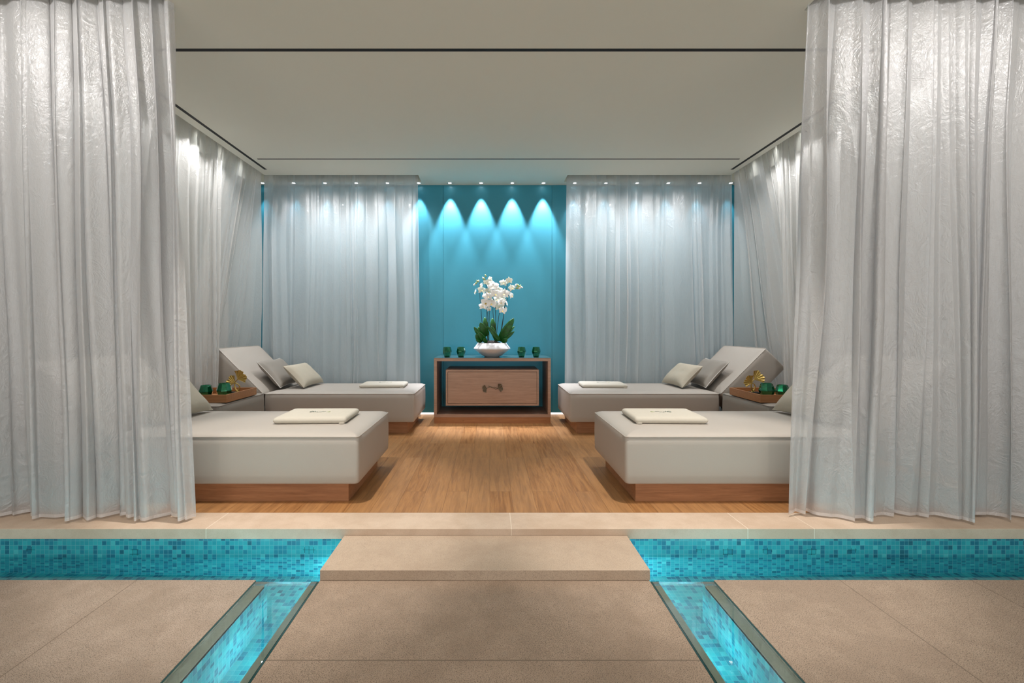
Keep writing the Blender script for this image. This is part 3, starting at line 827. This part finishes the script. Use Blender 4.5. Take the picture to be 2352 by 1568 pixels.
stems = [[(440, 1240), (405, 900), (385, 650), (372, 480), (368, 270)], [(500, 1250), (485, 900), (478, 690), (500, 400)], [(510, 1250), (498, 730), (470, 300), (455, 190)],
         [(520, 1250), (528, 770), (560, 500)], [(620, 1250), (600, 900), (583, 670), (620, 380)], [(640, 1250), (628, 660), (636, 480), (590, 270)],
         [(630, 1250), (672, 900), (695, 730), (700, 560)], [(680, 1240), (740, 980), (770, 720), (795, 500), (822, 300), (850, 230)], [(690, 1240), (745, 900), (790, 650), (850, 460), (920, 380), (1030, 350)]]
for k, s_ in enumerate(stems):
    dy = -.03 + .012 * (k % 5)
    pts = curve([OP(x, y, dy if i else dy * .5) for i, (x, y) in enumerate(s_)])
    MB().tube(pts, [.0036 - .0016 * i / len(pts) for i in range(len(pts))], 6).build('stem', M_STEM, e, smooth=True)
for s_ in ([(500, 1200), (500, 1080), (478, 900), (470, 850)], [(690, 1230), (630, 1120), (595, 1000)], [(520, 1200), (523, 950), (530, 880)]):
    MB().tube(curve([OP(x, y, -.04) for x, y in s_]), .0025, 6).build('green_stem', M_STAKE, e, smooth=True)
def leaf(b0, t0, w, dy0, dy1, bend=.3):
    A = OP(*b0, dy0); B = OP(*t0, dy1); d = B - A; L = d.length; dn = d.normalized()
    side = dn.cross(Vector((0, 1, 0))).normalized(); nr = Vector((0, -1, 0))
    ww = w * .000744 / 2; n = 12; vs = []; fs = []
    for i in range(n + 1):
        t = i / n; c = A + d * t + nr * (bend * L * math.sin(math.pi * t) * .35)
        q = ww * (math.sin(math.pi * min(1, t * .93 + .07) ** .85) ** .6) if t < 1 else 0.0005
        q = max(q, ww * .25 * (1 - t))
        for s in (-1, -.5, 0, .5, 1):
            vs.append(tuple(c + side * q * s - nr * (abs(s) * -.25 * q) + nr * .0))
    m = 5
    for i in range(n):
        for j in range(m - 1):
            a = i * m + j; fs.append((a, a + 1, a + m + 1, a + m))
    o = MB().add(vs, fs).build('leaf', M_LEAF, e, smooth=True, ang=120)
    md = o.modifiers.new('thick', 'SOLIDIFY'); md.thickness = .0022
LV = [((690, 1225), (930, 858), 135, 0, -.03), ((705, 1230), (945, 985), 60, .02, .03), ((720, 1235), (940, 1072), 70, .0, -.05), ((735, 1250), (825, 1195), 75, -.05, -.1),
      ((490, 1150), (375, 928), 125, -.02, -.06), ((480, 1252), (330, 1070), 85, -.05, -.11), ((400, 1250), (305, 1120), 100, -.03, -.08), ((380, 1150), (275, 1000), 70, .0, -.02),
      ((480, 1100), (450, 840), 90, .04, .05), ((600, 1120), (575, 855), 100, .04, .05), ((695, 1228), (500, 990), 75, -.07, -.09), ((490, 1254), (430, 1190), 55, -.10, -.14), ((390, 1252), (305, 1215), 45, -.06, -.14),
      ((420, 1180), (345, 1000), 90, .03, .02), ((650, 1240), (560, 980), 80, -.03, -.05), ((720, 1220), (900, 930), 80, .04, .06), ((790, 1250), (800, 1180), 60, .02, .03)]
for q in LV: leaf(*q)
def petal(b, L, w, ang, tip=.5, curl=.12, M=None, n=6):
    vs = []; fs = []
    for i in range(n + 1):
        t = i / n; q = w / 2 * math.sin(math.pi * (t ** tip)) ** .7 if 0 < t < 1 else .0004
        for s in (-1, -.5, 0, .5, 1):
            r = L * t; x = q * s; y = -curl * L * math.sin(math.pi * t) + .10 * abs(s) * q
            vs.append((x * math.cos(ang) + r * math.sin(ang), y, r * math.cos(ang) - x * math.sin(ang)))
    for i in range(n):
        for j in range(4):
            a = i * 5 + j; fs.append((a, a + 1, a + 6, a + 5))
    b.add(vs, fs, None, M)
def make_flower(mat):
    b = MB(); s = 1.0
    for a in (0, 130, 230): petal(b, 1.0, .62, R(a), .62)
    M2 = Matrix.Translation((0, -.05, 0))
    for a in (72, -72): petal(b, 1.05, 1.05, R(a), .72, .1, M2)
    me_ = b.build('flower', mat, e, smooth=True, ang=120)
    l = MB().lathe([(.02, -.26), (.14, -.20), (.17, -.12), (.08, 0), (.02, .03)], 8, M=Matrix.Rotation(R(70), 4, 'X'))
    l.add([(0, -.1, -.0), (.20, -.27, -.20), (0, -.3, -.38), (-.20, -.27, -.20)], [(0, 1, 2, 3)])
    lo = l.build('lip', M_LIP, me_, smooth=True)
    return me_
fl0 = make_flower(M_PETAL); fl1 = make_flower(M_PETAL_B)
FL = [(590, 345, 88, 0), (630, 465, 84, 0), (770, 460, 84, 0), (500, 505, 78, 0), (475, 605, 82, 0), (560, 618, 80, 0), (425, 668, 66, 0), (725, 605, 66, 0), (690, 670, 72, 1), (742, 735, 62, 0),
      (400, 400, 66, 1), (300, 430, 56, 2), (525, 265, 58, 1), (475, 280, 50, 1), (755, 285, 62, 1), (850, 245, 60, 1), (720, 530, 78, 1), (885, 490, 56, 3), (890, 365, 58, 1), (945, 345, 40, 3),
      (810, 620, 50, 3), (510, 425, 70, 1), (680, 400, 62, 1), (520, 710, 44, 3), (565, 300, 60, 1), (650, 560, 60, 1), (430, 480, 55, 2), (540, 210, 34, 1), (790, 720, 50, 3), (395, 330, 50, 2)]
first = {0: True, 1: True}
for cx, cy_, r, k in FL:
    c = 1 if k == 1 else 0; src = fl1 if c else fl0
    if first[c]: o = src; first[c] = False
    else: o = copy_tree(src, e)
    s = r * .000744 * 1.14
    o.scale = (s, s, s)
    o.location = OP(cx, cy_, (-.075 if k == 0 else -.035) + rnd.uniform(-.02, .02))
    yaw = {0: 0, 1: 25, 2: -62, 3: 60}[k]
    o.rotation_euler = (R(rnd.uniform(-22, 4)), R(rnd.uniform(-18, 18)), R(yaw + rnd.uniform(-20, 20)))
    for ch in o.children:
        if k == 1: ch['label'] = 'pale green throat of the flower'
for cx, cy_, r in ((465, 165, 16), (440, 215, 20), (425, 205, 14), (280, 310, 14), (310, 285, 16), (335, 255, 16), (355, 245, 10), (1000, 325, 18), (1030, 335, 16), (1060, 355, 13), (1020, 365, 20), (985, 360, 20), (780, 265, 22), (960, 320, 16)):
    c = OP(cx, cy_, -.03); b = MB(); rr = r * .000744
    b.lathe([(.001, -1.6 * rr), (.7 * rr, -.9 * rr), (rr, 0), (.7 * rr, 1.0 * rr), (.001, 1.9 * rr)], 8, M=Matrix.Translation(c) @ Matrix.Rotation(R(rnd.uniform(-50, 50)), 4, 'Y'))
    b.build('bud', M_BUD if r > 15 and rnd.random() < .5 else M_PETAL, e, smooth=True)
